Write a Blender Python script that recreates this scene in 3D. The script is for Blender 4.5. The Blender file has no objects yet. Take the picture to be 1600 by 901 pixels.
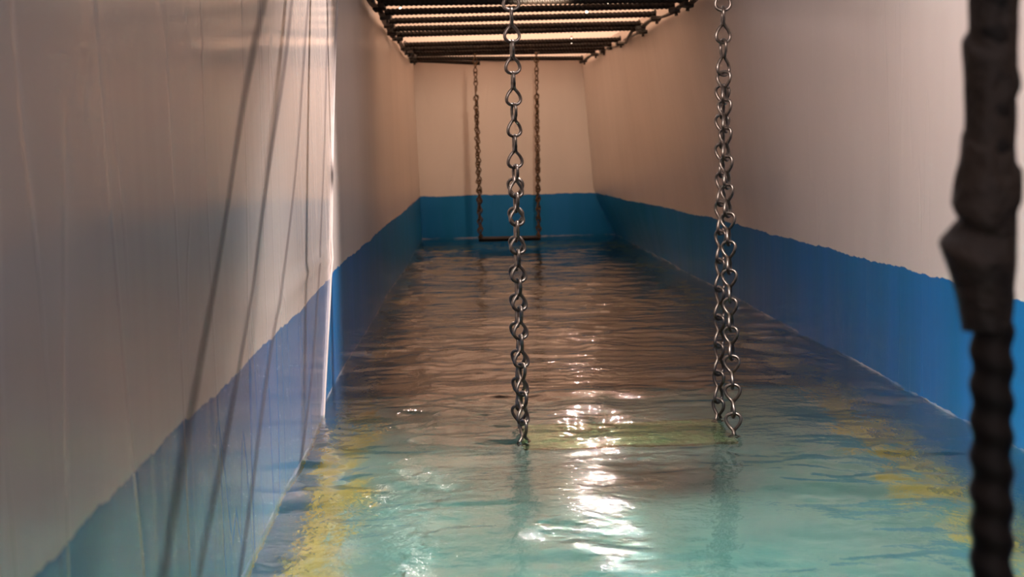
import bpy, bmesh, math, random
import numpy as np
from mathutils import Vector, Matrix, noise
random.seed(7)
S = bpy.context.scene
COL = S.collection
PI = math.pi

# ------------------------------------------------------------------ camera
W, H, F = 1600.0, 901.0, 2400.0
CZ = 0.64                       # eye height over the water (water is z = 0)
RHO = 0.022                     # slight roll
vx, vy = 715 - W/2, 235 - H/2
ux, uy = vx - RHO*vy, vy + RHO*vx
pitch = math.atan(-uy/F)
yaw = math.atan(-ux*math.cos(pitch)/F)
fwd = Vector((math.sin(yaw)*math.cos(pitch), math.cos(yaw)*math.cos(pitch), -math.sin(pitch)))
r0 = Vector((math.cos(yaw), -math.sin(yaw), 0)); u0 = r0.cross(fwd)
right = r0*math.cos(RHO) - u0*math.sin(RHO); up = u0*math.cos(RHO) + r0*math.sin(RHO)
CAM = Vector((0, 0, CZ))
cd = bpy.data.cameras.new('camera'); cam = bpy.data.objects.new('camera', cd); COL.objects.link(cam)
m = Matrix((right, up, -fwd)).transposed().to_4x4(); m.translation = CAM
cam.matrix_world = m
cd.sensor_width = 36; cd.lens = 36*F/W; cd.clip_start = 0.05; cd.clip_end = 60
cd.dof.use_dof = True; cd.dof.focus_distance = 3.6; cd.dof.aperture_fstop = 8.0
S.camera = cam

def at(px, py, Y):
    """world point seen at photo pixel (px,py), at corridor distance Y"""
    d = fwd + right*((px-W/2)/F) + up*((H/2-py)/F)
    return CAM + d*(Y/d.y)

# ------------------------------------------------------------------ light
S.view_settings.view_transform = 'Standard'; S.view_settings.look = 'None'
S.view_settings.gamma = 1; S.view_settings.use_curve_mapping = False
S.view_settings.exposure = 0.0
S.cycles.use_denoising = True
S.cycles.max_bounces = 10; S.cycles.transmission_bounces = 8
S.cycles.sample_clamp_indirect = 120.0
wd = bpy.data.worlds.new('world'); S.world = wd; wd.use_nodes = True
wd.node_tree.nodes['Background'].inputs[0].default_value = (0.80, 0.66, 0.67, 1)
wd.node_tree.nodes['Background'].inputs[1].default_value = 0.58

def area(name, loc, target, size, power, color, size_y=None):
    l = bpy.data.lights.new(name, 'AREA'); l.energy = power; l.color = color; l.size = size
    if size_y: l.shape = 'RECTANGLE'; l.size_y = size_y
    o = bpy.data.objects.new(name, l); COL.objects.link(o); o.location = loc
    o.rotation_euler = (Vector(target)-Vector(loc)).to_track_quat('-Z', 'Y').to_euler()
    return o
def spot(name, loc, target, power, color, ang, rad, blend=0.6):
    l = bpy.data.lights.new(name, 'SPOT'); l.energy = power; l.color = color
    l.spot_size = math.radians(ang); l.spot_blend = blend; l.shadow_soft_size = rad
    o = bpy.data.objects.new(name, l); COL.objects.link(o); o.location = loc
    o.rotation_euler = (Vector(target)-Vector(loc)).to_track_quat('-Z', 'Y').to_euler()
    return o
LPOW = 8
WARM = (1.0, 0.87, 0.77)
NEUT = (1.0, 0.78, 0.76)
area('ceiling_backlight', (0.4, 8.9, 1.62), (0.4, 8.9, 0), 1.6, 225, WARM, 4.6)
spot('fill_end_wall', (0.34, 5.5, 1.215), (0.36, 11.2, 0.88), 270, (1.0, 0.77, 0.56), 24, 0.02, 1.0)  # unseen spot, added to brighten the end wall
spot('fill_left_wall', (0.62, 4.5, 2.25), (-0.35, 3.75, 0.62), 520, (1.0, 0.84, 0.80), 52, 0.03, 0.7)  # added out of view for the bright band on the left wall
spot('fill_right_wall', (0.30, 2.7, 1.20), (1.14, 4.2, 0.60), 62, (1.0, 0.84, 0.82), 105, 0.14, 1.0)  # out-of-view spot, added to lift the right wall
w_ = area('fill_over_water', (0.45, 2.6, 1.7), (0.45, 2.9, -1), 0.5, 22, (1, 0.95, 0.93)); w_.data.spread = math.radians(70)  # unseen area light, added to brighten the near bottom

# ------------------------------------------------------------------ materials
class NT:
    def __init__(s, name):
        s.m = bpy.data.materials.new(name); s.m.use_nodes = True; s.t = s.m.node_tree; s.t.nodes.clear()
        s.out = s.t.nodes.new('ShaderNodeOutputMaterial')
    def n(s, typ, **kw):
        nd = s.t.nodes.new('ShaderNode'+typ)
        for k, v in kw.items():
            if k.startswith('_'): setattr(nd, k[1:], v)
            else: nd.inputs[k.replace('__', ' ')].default_value = v
        return nd
    def l(s, a, b): s.t.links.new(a, b)
    def math(s, op, a, b=None, c=None):
        nd = s.t.nodes.new('ShaderNodeMath'); nd.operation = op
        for i, v in enumerate((a, b, c)):
            if v is None: continue
            if isinstance(v, (int, float)): nd.inputs[i].default_value = v
            else: s.l(v, nd.inputs[i])
        return nd.outputs[0]
    def mix(s, f, a, b):
        nd = s.t.nodes.new('ShaderNodeMix'); nd.data_type = 'RGBA'
        for v, i in ((f, 0), (a, 6), (b, 7)):
            if isinstance(v, (int, float, tuple)): nd.inputs[i].default_value = v
            else: s.l(v, nd.inputs[i])
        return nd.outputs[2]
    def noise(s, scale, detail=3, rough=0.5, vec=None, stretch=None):
        nd = s.t.nodes.new('ShaderNodeTexNoise')
        nd.inputs['Scale'].default_value = scale; nd.inputs['Detail'].default_value = detail; nd.inputs['Roughness'].default_value = rough
        if vec is None:
            vec = s.t.nodes.new('ShaderNodeTexCoord').outputs['Object']
        if stretch:
            mp = s.t.nodes.new('ShaderNodeMapping'); mp.inputs['Scale'].default_value = stretch
            s.l(vec, mp.inputs[0]); vec = mp.outputs[0]
        s.l(vec, nd.inputs['Vector']); return nd.outputs['Fac']
    def ramp(s, f, a, b):
        nd = s.t.nodes.new('ShaderNodeMapRange'); nd.inputs[1].default_value = a; nd.inputs[2].default_value = b
        s.l(f, nd.inputs[0]); return nd.outputs[0]

BEIGE = (0.66, 0.59, 0.54, 1)
BLUE = (0.004, 0.15, 0.36, 1)
def wall_mat(name, rough, spec, folds=0.3, painted_haze=0.0):
    t = NT(name); co = t.t.nodes.new('ShaderNodeTexCoord').outputs['Object']
    sep = t.n('SeparateXYZ'); t.l(co, sep.inputs[0]); z = sep.outputs[2]
    n1 = t.noise(3.0, 6, 0.62, co); n2 = t.noise(26.0, 2, 0.5, co)
    edge = t.math('ADD', t.math('MULTIPLY', t.math('SUBTRACT', n1, 0.5), 0.028), t.math('MULTIPLY', t.math('SUBTRACT', n2, 0.5), 0.012))
    zz = t.math('ADD', z, edge)
    above = t.ramp(zz, 0.3085, 0.3115)
    stain = t.ramp(t.noise(1.6, 4, 0.6, co, (1, 1, 0.25)), 0.35, 0.75)
    beige = t.mix(stain, BEIGE, tuple(c*0.86 for c in BEIGE[:3])+(1,))
    bstain = t.ramp(t.noise(5, 4, 0.6, co, (1, 1, 0.15)), 0.4, 0.7)
    blue = t.mix(bstain, BLUE, (0.012, 0.16, 0.44, 1))
    if painted_haze: blue = t.mix(painted_haze, blue, (0.30, 0.31, 0.34, 1))  # grey mixed into the blue, painting the film's reflected haze
    # pale dried line just where the water laps
    line = t.math('MULTIPLY', t.math('LESS_THAN', t.math('ABSOLUTE', t.math('ADD', z, t.math('MULTIPLY', t.math('SUBTRACT', n2, 0.5), 0.012))), 0.0045), t.ramp(n1, 0.40, 0.6))
    blue = t.mix(t.math('MULTIPLY', line, 0.6), blue, (0.6, 0.6, 0.6, 1))
    # yellow growth low down under the water
    low = t.math('MULTIPLY', t.ramp(z, -0.42, -0.62), t.ramp(t.noise(6, 4, 0.6, co), 0.40, 0.55))
    blue = t.mix(low, blue, (0.62, 0.46, 0.08, 1))
    c = t.mix(above, blue, beige)
    b = t.n('BsdfPrincipled', Roughness=rough); b.inputs['Specular IOR Level'].default_value = spec
    t.l(c, b.inputs['Base Color'])
    h = t.math('ADD', t.math('MULTIPLY', t.noise(2.2, 3, 0.5, co, (1, 1.6, 0.18)), folds), t.math('MULTIPLY', t.noise(240, 2, 0.6, co), 0.006))
    cr = t.ramp(t.math('ABSOLUTE', t.math('SUBTRACT', t.noise(1.7, 2, 0.5, co, (1, 1.3, 0.12)), 0.5)), 0.0, 0.006)
    cr2 = t.ramp(t.math('ABSOLUTE', t.math('SUBTRACT', t.noise(2.3, 1, 0.5, co, (0.6, 2.0, 0.25)), 0.46)), 0.0, 0.004)
    h = t.math('ADD', h, t.math('MULTIPLY', t.math('ADD', cr, cr2), 0.022))
    bp = t.n('Bump', Strength=0.5, Distance=0.05); t.l(h, bp.inputs['Height']); t.l(bp.outputs[0], b.inputs['Normal'])
    t.l(b.outputs[0], t.out.inputs[0]); return t.m

def simple(name, col, rough=0.5, metal=0.0, spec=0.5, bump=0.0, bscale=40, col2=None, cscale=8, stretch=None):
    t = NT(name)
    b = t.n('BsdfPrincipled', Roughness=rough, Metallic=metal); b.inputs['Specular IOR Level'].default_value = spec
    f = t.ramp(t.noise(cscale, 4, 0.6, None, stretch), 0.35, 0.65)
    t.l(t.mix(f, col+(1,), (col2 or tuple(c*0.8 for c in col))+(1,)), b.inputs['Base Color'])
    if bump:
        bp = t.n('Bump', Strength=bump, Distance=0.01); t.l(t.noise(bscale, 3), bp.inputs['Height']); t.l(bp.outputs[0], b.inputs['Normal'])
    t.l(b.outputs[0], t.out.inputs[0]); return t.m

M_wall = wall_mat('painted_liner', 0.36, 0.32)
M_sheet = wall_mat('film_painted_haze', 0.12, 0.6, folds=0.12, painted_haze=0.22)
M_back = wall_mat('painted_back_wall', 0.5, 0.12, folds=0.15)
M_rebar = simple('blackened_rebar', (0.008, 0.007, 0.006), 0.5, 0.0, col2=(0.018, 0.012, 0.009), spec=0.3, cscale=30)
M_strap = simple('dull_strap', (0.10, 0.085, 0.07), 0.45, 0.4, col2=(0.04, 0.03, 0.025), cscale=25)
M_clamp = simple('black_clamp', (0.02, 0.018, 0.016), 0.35)
M_chain = simple('zinc_chain', (0.17, 0.145, 0.125), 0.38, 1.0, col2=(0.09, 0.068, 0.052), cscale=60)
M_rust = simple('tarnished_chain', (0.16, 0.095, 0.05), 0.38, 0.9, col2=(0.07, 0.045, 0.03), cscale=60)
M_moss = simple('mossy_wood', (0.035, 0.075, 0.022), 0.7, col2=(0.13, 0.12, 0.045), cscale=11, bump=0.6, bscale=60, stretch=(1, 4, 1))
M_dark = simple('dark_wet_wood', (0.004, 0.004, 0.004), 0.6, spec=0.2, bump=0.3)
M_wrap = simple('black_tape', (0.022, 0.015, 0.011), 0.5, col2=(0.042, 0.026, 0.016), cscale=25, bump=0.4, bscale=90)
M_wire = simple('steel_hanger', (0.75, 0.72, 0.66), 0.25, 1.0)
def fold_shade_mat():
    t = NT('fold_shade_strip'); a = t.n('BsdfTransparent', Color=(1, 1, 1, 1)); b = t.n('BsdfDiffuse', Color=(0.13, 0.11, 0.11, 1))
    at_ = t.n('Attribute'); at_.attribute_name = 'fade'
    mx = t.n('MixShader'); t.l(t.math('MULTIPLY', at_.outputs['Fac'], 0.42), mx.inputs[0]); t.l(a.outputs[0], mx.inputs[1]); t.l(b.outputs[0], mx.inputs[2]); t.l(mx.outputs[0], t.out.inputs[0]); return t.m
M_fold_shade = fold_shade_mat()
M_seam = simple('clear_seam_tape', (0.62, 0.54, 0.50), 0.6, spec=0.2)

def ceil_mat():
    t = NT('stretched_ceiling_film')
    d = t.n('BsdfDiffuse', Color=(0.72, 0.57, 0.48, 1)); tr = t.n('BsdfTranslucent', Color=(0.72, 0.59, 0.50, 1))
    mx = t.n('MixShader', Fac=0.5); t.l(d.outputs[0], mx.inputs[1]); t.l(tr.outputs[0], mx.inputs[2]); t.l(mx.outputs[0], t.out.inputs[0]); return t.m
M_ceil = ceil_mat()

def floor_mat():
    t = NT('pool_floor'); co = t.t.nodes.new('ShaderNodeTexCoord').outputs['Object']
    sep = t.n('SeparateXYZ'); t.l(co, sep.inputs[0]); x = sep.outputs[0]
    a = t.ramp(t.noise(3.5, 4, 0.6, co), 0.35, 0.65)
    c = t.mix(a, (0.10, 0.25, 0.235, 1), (0.26, 0.34, 0.31, 1))
    side = t.ramp(t.math('ADD', t.math('ABSOLUTE', t.math('SUBTRACT', x, 0.39)), t.math('MULTIPLY', t.noise(7, 4, 0.6, co), 0.16)), 0.71, 0.77)
    c = t.mix(side, c, (0.55, 0.32, 0.05, 1))
    b = t.n('BsdfPrincipled', Roughness=0.8); t.l(c, b.inputs['Base Color']); t.l(b.outputs[0], t.out.inputs[0]); return t.m
M_floor = floor_mat()
M_shade_floor = simple('shade_floor', (0.03, 0.035, 0.03), 0.9)

def water_mat():
    t = NT('water'); co = t.t.nodes.new('ShaderNodeTexCoord').outputs['Object']
    bp = t.n('Bump', Strength=0.55, Distance=0.006)
    pat = t.ramp(t.noise(2.6, 2, 0.5, co), 0.38, 0.66)
    t.l(t.math('MULTIPLY', t.noise(30, 3, 0.55, co), t.math('ADD', t.math('MULTIPLY', pat, 0.8), 0.3)), bp.inputs['Height'])
    rf = t.n('BsdfRefraction', Color=(0.70, 0.90, 0.86, 1), Roughness=0.02, IOR=1.33)
    gl = t.n('BsdfGlossy', Color=(1, 1, 1, 1), Roughness=0.006)
    fr = t.n('Fresnel', IOR=1.33)
    mx = t.n('MixShader'); t.l(fr.outputs[0], mx.inputs[0]); t.l(rf.outputs[0], mx.inputs[1]); t.l(gl.outputs[0], mx.inputs[2])
    for q in (rf, gl, fr): t.l(bp.outputs[0], q.inputs['Normal'])
    t.l(mx.outputs[0], t.out.inputs[0]); return t.m
M_water = water_mat()

# ------------------------------------------------------------------ builders
def tag(o, label=None, cat=None, group=None, kind=None):
    for k, v in (('label', label), ('category', cat), ('group', group), ('kind', kind)):
        if v: o[k] = v
    return o
def mesh_obj(name, verts, faces, mat, parent=None, smooth=True, loc=None):
    me = bpy.data.meshes.new(name); me.from_pydata([tuple(v) for v in verts], [], faces); me.update()
    bm = bmesh.new(); bm.from_mesh(me); bmesh.ops.recalc_face_normals(bm, faces=bm.faces); bm.to_mesh(me); bm.free()
    if smooth: me.polygons.foreach_set('use_smooth', [True]*len(me.polygons))
    me.materials.append(mat)
    o = bpy.data.objects.new(name, me); COL.objects.link(o)
    if parent: o.parent = parent
    if loc is not None: o.location = loc
    return o
def empty(name, loc):
    o = bpy.data.objects.new(name, None); COL.objects.link(o); o.location = loc; o.empty_display_size = 0.05; return o
def box(name, x0, x1, y0, y1, z0, z1, mat, parent=None, bevel=0.0, segs=2):
    bm = bmesh.new(); bmesh.ops.create_cube(bm, size=1)
    for v in bm.verts:
        v.co = Vector((x0+(v.co.x+.5)*(x1-x0), y0+(v.co.y+.5)*(y1-y0), z0+(v.co.z+.5)*(z1-z0)))
    if bevel: bmesh.ops.bevel(bm, geom=bm.edges[:], offset=bevel, segments=segs, affect='EDGES', profile=0.5)
    me = bpy.data.meshes.new(name); bm.to_mesh(me); bm.free(); me.materials.append(mat)
    o = bpy.data.objects.new(name, me); COL.objects.link(o)
    if parent: o.parent = parent
    return o
def tube_data(pts, rad, seg=8, closed=False, twist=None):
    pts = [Vector(p) for p in pts]; n = len(pts); V = []; Fc = []
    nrm = None
    for i, p in enumerate(pts):
        a = pts[(i-1) % n] if (closed or i > 0) else p
        b = pts[(i+1) % n] if (closed or i < n-1) else p
        tg = (b-a).normalized()
        if nrm is None: nrm = tg.orthogonal().normalized()
        nrm = (nrm - tg*nrm.dot(tg)).normalized(); bi = tg.cross(nrm)
        for k in range(seg):
            th = 2*PI*k/seg; r = rad(i, th) if callable(rad) else rad
            V.append(p + (nrm*math.cos(th)+bi*math.sin(th))*r)
    m_ = n if closed else n-1
    off = 0
    if closed:   # match the frame at the seam
        best = min(range(seg), key=lambda s: (V[(n-1)*seg]-V[s]).length)
        off = best
    for i in range(m_):
        j = (i+1) % n; o_ = off if (closed and j == 0) else 0
        for k in range(seg):
            k2 = (k+1) % seg
            Fc.append((i*seg+k, i*seg+k2, j*seg+(k2+o_) % seg, j*seg+(k+o_) % seg))
    if not closed:
        Fc.append(tuple(range(seg))[::-1]); Fc.append(tuple((n-1)*seg+k for k in range(seg)))
    return V, Fc
def tube(name, pts, rad, mat, parent=None, seg=8, closed=False):
    V, Fc = tube_data(pts, rad, seg, closed)
    return mesh_obj(name, V, Fc, mat, parent)

# ------------------------------------------------------------------ the setting
YB, ZC, ZT, ZF = 11.25, 1.295, 2.0, -0.7
def sstep(a, b, x):
    x = max(0, min(1, (x-a)/(b-a))); return x*x*(3-2*x)
def xr(Y, z):          # right wall leans in upwards towards the back
    lean = 0.15*max(0, min(1, z/0.31)) + 0.07*max(0, (min(z, 1.3)-0.31))
    top = 0.17*max(0, min(1, (z-0.31)/0.96))
    s = sstep(6.6, 11.3, Y)
    return 1.145 - s*lean - top*(1-s)*sstep(4.6, 6.3, Y)*1.0 + 0.006*math.sin(Y*3.1+z)
def xl(Y, z):
    s = sstep(4.0, 11.2, Y)
    return -0.355 + 0.075*s - 0.03*s*max(0, min(1.3, z))/1.3 + 0.004*math.sin(Y*2.3+1)
def wall_grid(name, fx, y0, y1, z0, z1, ny, nz, mat, thick):
    V = []; Fc = []
    for layer in (0, thick):
        for i in range(ny+1):
            Y = y0+(y1-y0)*i/ny
            for j in range(nz+1):
                z = z0+(z1-z0)*j/nz
                V.append((fx(Y, z)+layer, Y, z))
    n0 = (ny+1)*(nz+1)
    idx = lambda l, i, j: l*n0+i*(nz+1)+j
    for l in (0, 1):
        for i in range(ny):
            for j in range(nz):
                Fc.append((idx(l, i, j), idx(l, i+1, j), idx(l, i+1, j+1), idx(l, i, j+1)))
    for i in range(ny):
        for j in (0, nz): Fc.append((idx(0, i, j), idx(0, i+1, j), idx(1, i+1, j), idx(1, i, j)))
    for j in range(nz):
        for i in (0, ny): Fc.append((idx(0, i, j), idx(0, i, j+1), idx(1, i, j+1), idx(1, i, j)))
    return mesh_obj(name, V, Fc, mat)
ZW = lambda Y: ZT
wr = wall_grid('wall_right', lambda Y, z: xr(Y, z), -0.6, YB+0.05, ZF-0.6, ZC+0.004, 120, 30, M_wall, 0.06)
wl = wall_grid('wall_left', lambda Y, z: xl(Y, z), -0.6, YB+0.05, ZF-0.6, ZC+0.004, 120, 30, M_wall, -0.06)
wb = box('wall_back', -0.5, 1.35, YB, YB+0.08, ZF-0.6, ZC+0.004, M_back)
fl = box('floor', -0.5, 1.35, -0.6, 4.75, ZF-0.2, ZF, M_floor)
fl2 = box('floor_shade', -0.5, 1.35, 4.75, YB+0.08, ZF-0.60, ZF-0.5, M_shade_floor); fl2['kind'] = 'structure'; tag(fl2, 'far bottom of the corridor, painted dark and set lower to look unlit')  # dark colour and lower level stand in for bottom left unlit
ce = box('ceiling', -0.5, 1.35, 5.6, YB+0.1, ZC+0.004, ZC+0.014, M_ceil)
# dark batten where ceiling and back wall meet
tb = tube('trim_1', [(-0.33+1.26*i/12, YB-0.006, ZC-0.012+0.004*math.sin(i*1.7)) for i in range(13)], 0.004, M_clamp, seg=6)
for o in (wr, wl, wb, fl, ce, tb): o['kind'] = 'structure'
tag(wl, 'long left wall of beige liner over a blue painted band'); tag(wr, 'long right wall of beige liner over a blue painted band')
tag(wb, 'beige end wall with a ragged blue band above the water'); tag(fl, 'pale green bottom of the flooded corridor'); tag(ce, 'pale glowing film ceiling above the bars')

# ------------------------------------------------------------------ water
nx_, ny_ = 190, 1260
gx = np.linspace(0, 1, nx_); gy = np.linspace(-0.5, YB+0.02, ny_)
X0 = np.array([xl(y, 0.0) for y in gy])-0.004; X1 = np.array([xr(y, 0.0) for y in gy])+0.004
GX = X0[:, None] + (X1-X0)[:, None]*gx[None, :]; GY = np.repeat(gy[:, None], nx_, 1)
rng = np.random.RandomState(5); Z = np.zeros_like(GX)
for k in range(90):
    lam = 0.05*(0.5/0.05)**rng.rand(); th = rng.uniform(0, 2*PI)
    if rng.rand() < 0.3: th = PI/2+rng.normal(0, 0.6)
    amp = 0.0046*lam**1.10*rng.uniform(.5, 1.2)*0.85
    ph = rng.uniform(0, 2*PI); kx, ky = 2*PI/lam*math.cos(th), 2*PI/lam*math.sin(th)
    wob = 0.6*np.sin(GX*2.1*rng.rand()+GY*1.3*rng.rand()+rng.rand()*6)
    Z += amp*np.sin(kx*GX+ky*GY+ph+wob)
Z *= 0.55+0.45*np.sin(GX*5.1+1.3*np.sin(GY*2.3))*np.sin(GY*3.7+1.1*np.sin(GX*3.9))
Z = Z-18.0*Z*np.abs(Z)
me = bpy.data.meshes.new('water')
nv = nx_*ny_; co = np.stack([GX, GY, Z], 2).reshape(-1).astype(np.float32)
ii, jj = np.meshgrid(np.arange(ny_-1), np.arange(nx_-1), indexing='ij')
a = (ii*nx_+jj).reshape(-1); quads = np.stack([a, a+1, a+nx_+1, a+nx_], 1).astype(np.int32)
me.vertices.add(nv); me.vertices.foreach_set('co', co)
me.loops.add(quads.size); me.loops.foreach_set('vertex_index', quads.reshape(-1))
me.polygons.add(len(quads)); me.polygons.foreach_set('loop_start', np.arange(0, quads.size, 4, dtype=np.int32))
me.update(calc_edges=True); me.validate()
me.polygons.foreach_set('use_smooth', [True]*len(me.polygons)); me.materials.append(M_water)
wo = bpy.data.objects.new('water', me); COL.objects.link(wo)
tag(wo, 'rippling teal water flooding the whole corridor between the walls', 'water', kind='stuff')

# ------------------------------------------------------------------ film sheet over the near part of the left wall
folds = [[(419, 0), (385, 200), (345, 450), (318, 620), (296, 760)], [(460, 0), (435, 200), (407, 440), (385, 560), (350, 760)],
         [(489, 0), (472, 200), (447, 445), (425, 600), (400, 780)], [(523, 0), (515, 200), (505, 440), (495, 560), (480, 680)]]
def onwall(px, py):
    d = at(px, py, 1.0)-CAM; s = -0.335/d.x; return (d.y*s, CZ+d.z*s)
fold3 = [[onwall(*p) for p in f] for f in folds]
edge3 = [onwall(*p) for p in [(534, 0), (531, 150), (523, 440), (515, 600), (510, 700)]]
def interp(f, z):
    f = sorted(f, key=lambda q: q[1])
    if z <= f[0][1]: a_, b_ = f[0], f[1]
    elif z >= f[-1][1]: a_, b_ = f[-2], f[-1]
    else:
        for a_, b_ in zip(f, f[1:]):
            if a_[1] <= z <= b_[1]: break
    return a_[0]+(b_[0]-a_[0])*(z-a_[1])/(b_[1]-a_[1])
def sheet_x(Y, z):
    x = xl(Y, z)+0.008
    for f, w_, dp in zip(fold3, (0.016, 0.014, 0.012, 0.012), (0.0, 0.0, 0.0, 0.0)):
        t_ = (Y-interp(f, z))/w_
        x += dp*math.exp(-t_*t_)
    x += 0.004*math.sin(Y*5.0+z*1.5)*math.sin(Y*1.7)
    x += 0.004*math.exp(-((z-0.37-0.01*math.sin(Y*4))/0.012)**2)*sstep(2.4, 3.4, Y)
    return x
V = []; Fc = []; NY, NZ = 620, 60
for j in range(NZ+1):
    z = -0.06+(1.19+0.06)*j/NZ
    ye = interp(edge3, z)
    for i in range(NY+1):
        Y = 0.2+(ye-0.2)*i/NY
        V.append((sheet_x(Y, z), Y, z))
for j in range(NZ):
    for i in range(NY):
        Fc.append((j*(NY+1)+i, j*(NY+1)+i+1, (j+1)*(NY+1)+i+1, (j+1)*(NY+1)+i))
sh = mesh_obj('plastic_sheet', V, Fc, M_sheet)
sm = sh.modifiers.new('t', 'SOLIDIFY'); sm.thickness = 0.002; sm.offset = 0
tag(sh, 'glossy creased plastic sheet hung over the near end of the left wall', 'plastic sheet')
for f, wd_ in zip(fold3, (0.055, 0.045, 0.040, 0.045)):      # dark see-through strips painting the shade of the sheet's folds
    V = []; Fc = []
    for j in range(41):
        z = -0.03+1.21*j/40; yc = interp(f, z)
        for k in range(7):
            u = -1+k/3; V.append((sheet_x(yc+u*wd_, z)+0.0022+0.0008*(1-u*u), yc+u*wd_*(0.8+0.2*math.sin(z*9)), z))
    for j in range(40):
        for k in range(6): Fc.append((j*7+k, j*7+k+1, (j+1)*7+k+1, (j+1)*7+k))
    so = mesh_obj('fold_shade', V, Fc, M_fold_shade, sh)
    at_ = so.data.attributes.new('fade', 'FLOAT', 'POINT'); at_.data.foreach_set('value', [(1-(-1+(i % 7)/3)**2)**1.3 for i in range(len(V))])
ept = []
for j in range(25):
    z = -0.05+(1.18+0.05)*j/24; ye = interp(edge3, z); ept.append((sheet_x(ye, z)+0.002, ye-0.006, z))
tag(tube('edge_bead', ept, lambda i, th: 0.0038, M_seam, sh, seg=8), 'bright rolled vertical edge')

# ------------------------------------------------------------------ rebar ladder under the ceiling
def rebar_data(L, r=0.0125, pitch=0.016, lobe=0.0025, n_per=8, seg=12):
    n = int(L/pitch*n_per)
    V = []; Fc = []
    for i in range(n+1):
        x = -L/2+L*i/n
        for k in range(seg):
            th = 2*PI*k/seg
            rr = r+lobe*(0.5+0.5*math.cos(2*(th)-2*PI*x/pitch))**0.8*1.3
            V.append((x, rr*math.cos(th), rr*math.sin(th)))
    for i in range(n):
        for k in range(seg):
            k2 = (k+1) % seg
            Fc.append((i*seg+k, i*seg+k2, (i+1)*seg+k2, (i+1)*seg+k))
    Fc.append(tuple(range(seg))[::-1]); Fc.append(tuple(n*seg+k for k in range(seg)))
    return V, Fc
ladder = empty('rebar_ladder', (0.3, 5.5, 1.24))
tag(ladder, 'overhead ladder of black twisted rebar rungs fixed just below the ceiling', 'rebar ladder')
Vr, Fr = rebar_data(1.0)
rebar_me = mesh_obj('rung', Vr, Fr, M_rebar); proto = rebar_me
def to_ladder(o): o.parent = ladder; o.matrix_parent_inverse = Matrix.Translation(-Vector(ladder.location))
def place_rung(a_, b_, first=[True]):
    a_, b_ = Vector(a_), Vector(b_)
    o = proto if first[0] else proto.copy()
    if not first[0]: COL.objects.link(o)
    first[0] = False
    d = b_-a_
    mw = Matrix.Translation((a_+b_)/2) @ d.to_track_quat('X', 'Z').to_matrix().to_4x4() @ Matrix.Diagonal((d.length, 1, 1, 1))
    o.parent = ladder; o.matrix_parent_inverse = Matrix.Translation(-Vector(ladder.location)); o.matrix_basis = mw
    return o
bars = [((590, 4), (1075, -1), 6.14), ((601, 19), (1054, 8.5), 6.57), ((607, 33), (1025, 22), 7.12), ((612, 45), (1001, 37), 7.6),
        ((620, 54), (1004, 43), 7.78), ((632, 70), (970, 62), 8.8), ((637, 77), (956, 69), 9.33), ((643, 82), (945, 75), 9.75),
        ((644, 85), (930, 80), 10.1), ((645, 91), (911, 91), 10.6), ((646, 94), (750, 98.5), 10.75)]
LP, RP = [], []
for a_, b_, Y in bars:
    A, B = at(*a_, Y), at(*b_, Y)
    place_rung(A, B)
    if Y < 10.7: LP.append(A); RP.append(B)
Y = 5.75
near_L, near_R = [], []
while Y > 0.8:
    place_rung((-0.31, Y, 1.235), (0.93, Y, 1.245)); near_L.append(Vector((-0.31, Y, 1.235))); near_R.append(Vector((0.93, Y, 1.245)))
    Y -= 0.46
LP = near_L[::-1]+LP; RP = near_R[::-1]+RP
def strap(pts, side):
    P = []
    for i, (a_, b_) in enumerate(zip(pts, pts[1:])):
        for k in range(6):
            t_ = k/6; sag = 0.010*math.sin(PI*t_)*(1 if i % 2 else -0.6)
            P.append(a_.lerp(b_, t_)+Vector((side*0.008, 0, -0.018+sag)))
    P.append(pts[-1]+Vector((side*0.008, 0, -0.018)))
    V = []; Fc = []
    for i, p in enumerate(P):
        for dx, dz in ((-.012, -.003), (.012, -.003), (.012, .003), (-.012, .003)): V.append(p+Vector((dx, 0, dz)))
    for i in range(len(P)-1):
        for k in range(4): Fc.append((i*4+k, i*4+(k+1) % 4, (i+1)*4+(k+1) % 4, (i+1)*4+k))
    Fc += [(0, 1, 2, 3), tuple(len(P)*4-4+k for k in range(4))]
    o = mesh_obj('side_strap', V, Fc, M_strap, smooth=False); to_ladder(o); return o
strap(LP, -1); strap(RP, 1)
def clamp_mesh():
    o = box('clamp', -0.024, 0.024, -0.02, 0.02, -0.032, -0.012, M_clamp, bevel=0.004)
    bm = bmesh.new(); bm.from_mesh(o.data)
    r_ = bmesh.ops.create_cone(bm, cap_ends=True, segments=8, radius1=0.008, radius2=0.006, depth=0.014, matrix=Matrix.Translation((0.006, 0, -0.038)))
    V, Fc = tube_data([(-0.0, -0.02*math.cos(q), 0.0+0.021*math.sin(q)) for q in [PI*(k/8)*1.0 for k in range(9)]], 0.003, 6)
    vs = [bm.verts.new(v) for v in V]
    for f in Fc: bm.faces.new([vs[i] for i in f])
    bmesh.ops.recalc_face_normals(bm, faces=bm.faces)
    bm.to_mesh(o.data); bm.free(); return o
cm = clamp_mesh(); first = True
for side, L_ in ((-1, LP), (1, RP)):
    for i, p in enumerate(L_):
        o = cm if first else cm.copy()
        if not first: COL.objects.link(o)
        first = False
        o.location = p+Vector((side*-0.004, 0, 0)); o.rotation_euler = (random.uniform(-.3, .3), random.uniform(-.2, .2), random.uniform(-.4, .4))
        to_ladder(o)
# the kinked strap end dropping below the right side
kp = [at(1004, 43, 7.78), at(988, 48, 7.9), at(982, 58, 8.1), at(978, 66, 8.3), at(968, 66, 8.6)]
o = tube('strap_tail', kp, 0.009, M_strap, seg=8); to_ladder(o)

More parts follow.
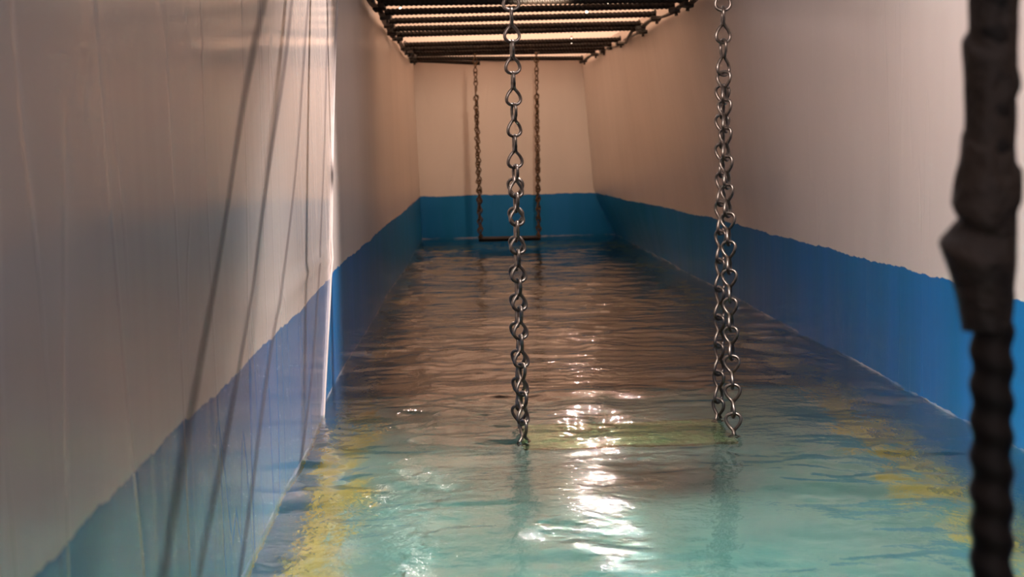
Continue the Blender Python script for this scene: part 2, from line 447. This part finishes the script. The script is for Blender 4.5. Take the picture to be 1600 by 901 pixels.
# ------------------------------------------------------------------ small lamps between the rungs and the ceiling
def emis(name, col, st):
    t = NT(name); e = t.n('Emission', Color=col+(1,), Strength=st); t.l(e.outputs[0], t.out.inputs[0]); return t.m
M_glow = emis('lamp_glow', (1.0, 0.80, 0.62), 9.0)
def small_lamp(px, py, Y, label, power, target, ang):
    p = at(px, py, Y)
    t = empty('ceiling_lamp', (p.x, p.y, ZC)); tag(t, label, 'lamp', 'tiny lamps above the rungs')
    def loc(o): o.parent = t; o.location = (0, 0, 0); return o
    def lathe(name, prof, mat):
        V = []; Fc = []; sg = 12
        for r_, z_ in prof:
            for k in range(sg): V.append((r_*math.cos(2*PI*k/sg), r_*math.sin(2*PI*k/sg), z_))
        for i in range(len(prof)-1):
            for k in range(sg): Fc.append((i*sg+k, i*sg+(k+1) % sg, (i+1)*sg+(k+1) % sg, (i+1)*sg+k))
        Fc.append(tuple(range(sg))); Fc.append(tuple((len(prof)-1)*sg+k for k in range(sg)))
        return loc(mesh_obj(name, V, Fc, mat))
    lathe('cap', [(0.007, 0.004), (0.008, 0.0), (0.006, -0.008), (0.0045, -0.010)], M_wire)
    lathe('bulb', [(0.0045, -0.010), (0.0052, -0.016), (0.0052, -0.034), (0.003, -0.040), (0.001, -0.041)], M_glow)
    sl = spot('lamp_light', (p.x, p.y-0.012, ZC-0.03), target, power, NEUT, ang, 0.008, 1.0)
    return t
small_lamp(949, 19, 7.0, 'bright tiny lamp at upper right above the rungs', LPOW, (0.25, 3.4, 0.0), 54)
small_lamp(917, 26, 7.35, 'faint tiny lamp just left of and below the upper right one', LPOW*0.8, (0.30, 3.4, 0.0), 54)
small_lamp(893, 66, 9.15, 'added tiny lamp farthest back, half hidden by the close set rungs', LPOW*0.9, (0.50, 5.2, 0.0), 40)  # extra lamp and bulb, added for sparkles on the far water
small_lamp(626, 25, 7.0, 'tiny lamp near the left side strap above the rungs', LPOW*0.25, (0.1, 2.2, 0.0), 26)

# ------------------------------------------------------------------ chain link
def link_mesh(a_len, w, r, mat, name):
    pts = []; N = 40
    for i in range(N):
        t_ = 2*PI*i/N
        z = a_len*math.cos(t_)
        s_ = math.sin(t_); c_ = math.cos(t_)
        lat = w*2.0*s_*abs(c_)**0.75*(1 if c_ > 0 else -1)/1.45
        ph = (PI*0.40)*sstep(-0.30, 0.30, c_)          # lower loop faces us, upper loop is turned a quarter
        x, y = lat*math.cos(ph), lat*math.sin(ph)
        k = math.exp(-(c_/0.3)**2)*r*1.05*(1 if s_ > 0 else -1)
        x += k*math.cos(ph+PI/2)*0.75; y += k*math.sin(ph+PI/2)*0.75
        pts.append((x, y, z))
    V, Fc = tube_data(pts, r, 8, closed=True)
    return mesh_obj(name, V, Fc, mat)
def run_chain(p_top, p_bot, pitch, proto, parent, phi0=0.0, dphi=0.0, jit=0.12, flip_at=None):
    p_top, p_bot = Vector(p_top), Vector(p_bot); d = p_bot-p_top; L_ = d.length; n = max(1, round(L_/pitch)); sp = L_/n
    dn = d.normalized(); q = Vector((0, 0, 1)).rotation_difference(-dn).to_matrix().to_4x4()
    phi = phi0
    for i in range(n):
        o = proto.copy(); COL.objects.link(o)
        flip = flip_at is not None and i >= flip_at
        base = phi + random.uniform(-jit, jit) + (PI/2 if flip else 0)
        phi += dphi
        mtx = Matrix.Translation(p_top+dn*(sp*(i+0.5))) @ q @ Matrix.Rotation(base, 4, 'Z') @ (Matrix.Rotation(PI, 4, 'X') if flip else Matrix.Identity(4))
        mtx = mtx @ Matrix.Diagonal((1, 1, sp/pitch, 1))
        o.parent = parent; o.matrix_parent_inverse = Matrix.Translation(-Vector(parent.location)); o.matrix_basis = mtx

# ------------------------------------------------------------------ near swing
sw = empty('chain_swing', (0.36, 3.45, -0.07))
tag(sw, 'nearer swing on big zinc chains, its mossy seat sunk just under the water', 'swing', 'chain swings')
LK = link_mesh(0.037, 0.0225, 0.0038, M_chain, 'chain_link')
fl_, fr_ = at(819, 700, 3.35), at(1147, 695, 3.36)
rl_, rr_ = at(812, 676, 3.55), at(1122, 668, 3.56)
def on_z(p, z): q = Vector(p); q.z = z; return q
corners = [on_z(fl_, -0.045), on_z(rl_, -0.045), on_z(fr_, -0.045), on_z(rr_, -0.045)]
tops = [on_z(at(798, -5, 3.43), 1.225), on_z(at(1130, -5, 3.5), 1.235)]
for s_, (f_, b_) in enumerate(((corners[0], corners[1]), (corners[2], corners[3]))):
    top = tops[s_]
    mid = (f_+b_)/2
    zj = 0.60 if s_ == 0 else 0.80
    J = mid.lerp(top, (zj+0.045)/(top.z+0.045))
    run_chain(top, J, 0.072 if s_ == 0 else 0.068, LK, sw, 0.1, 0.03, 0.28, flip_at=4 if s_ == 0 else 6)
    run_chain(J+Vector((0, -0.004, 0.0)), f_+Vector((0, 0, 0.02)), 0.0655, LK, sw, 0.1+0.6*s_, 0.03, 0.2, flip_at=0)
    run_chain(J+Vector((0, 0.012, -0.03)), b_+Vector((0, 0, 0.02)), 0.0655, LK, sw, 1.3-0.5*s_, -0.03, 0.2, flip_at=0)
    # hook over the rung
    hook = [top+Vector((0, 0.02*math.sin(q), 0.035+0.022*math.cos(q))) for q in [PI*1.0+k*(PI*1.7)/14 for k in range(15)]]
    o = tube('chain_hook', [top+Vector((0, 0, -0.005))]+hook, 0.004, M_chain, seg=8)
    o.parent = sw; o.matrix_parent_inverse = Matrix.Translation(-Vector(sw.location))
# seat: rounded plank with four eye bolts
def seat(name, cs, th, over, mat, parent, wob=0.004):
    fl2, rl2, fr2, rr2 = cs; V = []; Fc = []; NX, NYs = 28, 8
    for l in (0, 1):
        for i in range(NX+1):
            u = -over+(1+2*over)*i/NX
            for j in range(NYs+1):
                v = -0.22+1.44*j/NYs
                p = fl2.lerp(fr2, u).lerp(rl2.lerp(rr2, u), v)
                dz = wob*noise.noise(Vector((u*6, v*2, l*3)))
                if l == 0: dz += 0.0
                e = 0.004 if j in (0, NYs) or i in (0, NX) else 0
                V.append((p.x, p.y+wob*2*noise.noise(Vector((u*9, 5, v))), p.z+dz+(-e if l else -th+e)))
    n0 = (NX+1)*(NYs+1); idx = lambda l, i, j: l*n0+i*(NYs+1)+j
    for l in (0, 1):
        for i in range(NX):
            for j in range(NYs): Fc.append((idx(l, i, j), idx(l, i+1, j), idx(l, i+1, j+1), idx(l, i, j+1)))
    for i in range(NX):
        for j in (0, NYs): Fc.append((idx(0, i, j), idx(0, i+1, j), idx(1, i+1, j), idx(1, i, j)))
    for j in range(NYs):
        for i in (0, NX): Fc.append((idx(0, i, j), idx(0, i, j+1), idx(1, i, j+1), idx(1, i, j)))
    o = mesh_obj(name, V, Fc, mat, smooth=False)
    o.parent = parent; o.matrix_parent_inverse = Matrix.Translation(-Vector(parent.location)); return o
seat('seat', [c+Vector((0, 0, -0.003)) for c in corners], 0.03, 0.0, M_moss, sw)
def eye(c, r, parent, mat):
    pts = [(c.x+r*math.cos(q), c.y, c.z+r+r*math.sin(q)) for q in [2*PI*k/16 for k in range(16)]]
    o = tube('eye_bolt', pts, r*0.3, mat, seg=8, closed=True)
    o.parent = parent; o.matrix_parent_inverse = Matrix.Translation(-Vector(parent.location))
for c in corners: eye(c+Vector((0, 0, -0.006)), 0.012, sw, M_chain)
COL.objects.unlink(LK); bpy.data.objects.remove(LK)

# ------------------------------------------------------------------ far swing
sf = empty('chain_swing', (0.35, 10.2, 0.03))
tag(sf, 'farther small swing with a dark seat just above the water before the end wall', 'swing', 'chain swings')
LF = link_mesh(0.0335, 0.0185, 0.0040, M_rust, 'chain_link')
Yf = 9.9
tl, tr_ = at(742, 84, Yf), at(838, 82, Yf)
bl, br = at(750, 372, Yf-0.07), at(842.5, 371, Yf-0.07)
bl2, br2 = at(751.5, 369, Yf+0.08), at(841, 368.5, Yf+0.08)
for p in (bl2, br2): p.z = bl.z
br.z = bl.z
for t_, f_, b_ in ((tl, bl, bl2), (tr_, br, br2)):
    J = ((f_+b_)/2).lerp(t_, 0.80)
    run_chain(t_, J, 0.060, LF, sf, 0.2, 0.25, 0.3)
    run_chain(J+Vector((-.003, -.004, 0)), f_, 0.060, LF, sf, 0.3, 0.3, 0.3)
    run_chain(J+Vector((.003, .012, -.03)), b_, 0.060, LF, sf, 1.2, -0.2, 0.3)
    hook = [t_+Vector((0.024*math.sin(q), 0, 0.024-0.024*math.cos(q))) for q in [-PI*0.75+k*(PI*1.5)/12 for k in range(13)]]
    o = tube('chain_hook', hook, 0.0045, M_wire if t_ is tr_ else M_rust, seg=8)
    o.parent = sf; o.matrix_parent_inverse = Matrix.Translation(-Vector(sf.location))
seat('seat', [bl, bl2, br, br2], 0.024, 0.02, M_dark, sf, wob=0.001)
for c in (bl, bl2, br, br2): eye(c+Vector((0, 0, -0.004)), 0.010, sf, M_rust)
bpy.data.objects.remove(LF)

# ------------------------------------------------------------------ rebar post in the foreground
Yp = 0.95
def ppx(x, y): return at(x, y, Yp)
pc_t, pc_b = ppx(1551, 0), ppx(1549, 901)
ax = (pc_b-pc_t).normalized()
ptop = pc_t-ax*((1.24-pc_t.z)/-ax.z) if False else pc_t+ax*((pc_t.z-1.22)/-ax.z*1.0)
def axis_at(z): return pc_t+(pc_b-pc_t)*((z-pc_t.z)/(pc_b.z-pc_t.z))
post = empty('rebar_post', axis_at(ZF)); tag(post, 'upright twisted rebar post in the near right foreground, wrapped in torn black tape', 'post')
n = 900; V = []; Fc = []; SEG = 20; PITCH = 0.0225
for i in range(n+1):
    z = ZF+(1.22-ZF)*i/n; c = axis_at(z)
    for k in range(SEG):
        th = 2*PI*k/SEG
        rr = 0.0118+0.0024*(0.5+0.5*math.cos(th+2*PI*z/PITCH))
        V.append(c+Vector((rr*math.cos(th), rr*math.sin(th), 0)))
for i in range(n):
    for k in range(SEG): Fc.append((i*SEG+k, i*SEG+(k+1) % SEG, (i+1)*SEG+(k+1) % SEG, (i+1)*SEG+k))
o = mesh_obj('rod', V, Fc, M_rebar); o.parent = post; o.matrix_parent_inverse = Matrix.Translation(-Vector(post.location))
Lp = [(-90, 1514), (0, 1514), (58, 1513), (68, 1504), (150, 1507), (208, 1507), (216, 1503), (255, 1499), (300, 1491), (322, 1486), (334, 1492), (344, 1501), (360, 1488), (383, 1467), (400, 1473), (430, 1484), (470, 1495), (515, 1503)]
Rp = [(-90, 1592), (0, 1592), (100, 1590), (118, 1594), (128, 1595), (142, 1588), (200, 1588), (250, 1588), (262, 1596), (300, 1597), (316, 1590), (400, 1588), (470, 1584), (515, 1580)]
def lin(tbl, y):
    for (a_, xa), (b_, xb) in zip(tbl, tbl[1:]):
        if a_ <= y <= b_: return xa+(xb-xa)*(y-a_)/(b_-a_)
    return tbl[-1][1] if y > tbl[-1][0] else tbl[0][1]
V = []; Fc = []; SEG = 32; n = 220
for i in range(n+1):
    y = -85+(515+85)*i/n
    c = ppx(1551-0.002*y, y); s_ = Yp/F
    for k in range(SEG):
        th = 2*PI*k/SEG; ct = math.cos(th)
        # the torn layers climb round the post, so the outline is read a little lower on the far side
        yy = y+26*math.sin(th)
        rl2 = (1551-lin(Lp, yy))*s_; rr2 = (lin(Rp, yy)-1551)*s_
        w_ = 0.5+0.5*ct; r_ = rl2*(1-w_)+rr2*w_
        r_ = r_*(0.82+0.18*abs(ct)) + 0.0010*noise.noise(Vector((ct*2, y*0.02+th, 1)))
        V.append(c+Vector((r_*ct, r_*math.sin(th), 0)))
for i in range(n):
    for k in range(SEG): Fc.append((i*SEG+k, i*SEG+(k+1) % SEG, (i+1)*SEG+(k+1) % SEG, (i+1)*SEG+k))
Fc.append(tuple(range(SEG))); Fc.append(tuple(n*SEG+k for k in range(SEG)))
o = mesh_obj('tape_wrap', V, Fc, M_wrap, smooth=True); o.parent = post; o.matrix_parent_inverse = Matrix.Translation(-Vector(post.location))
tag(o, 'torn black tape wrap with a ragged flaring edge')
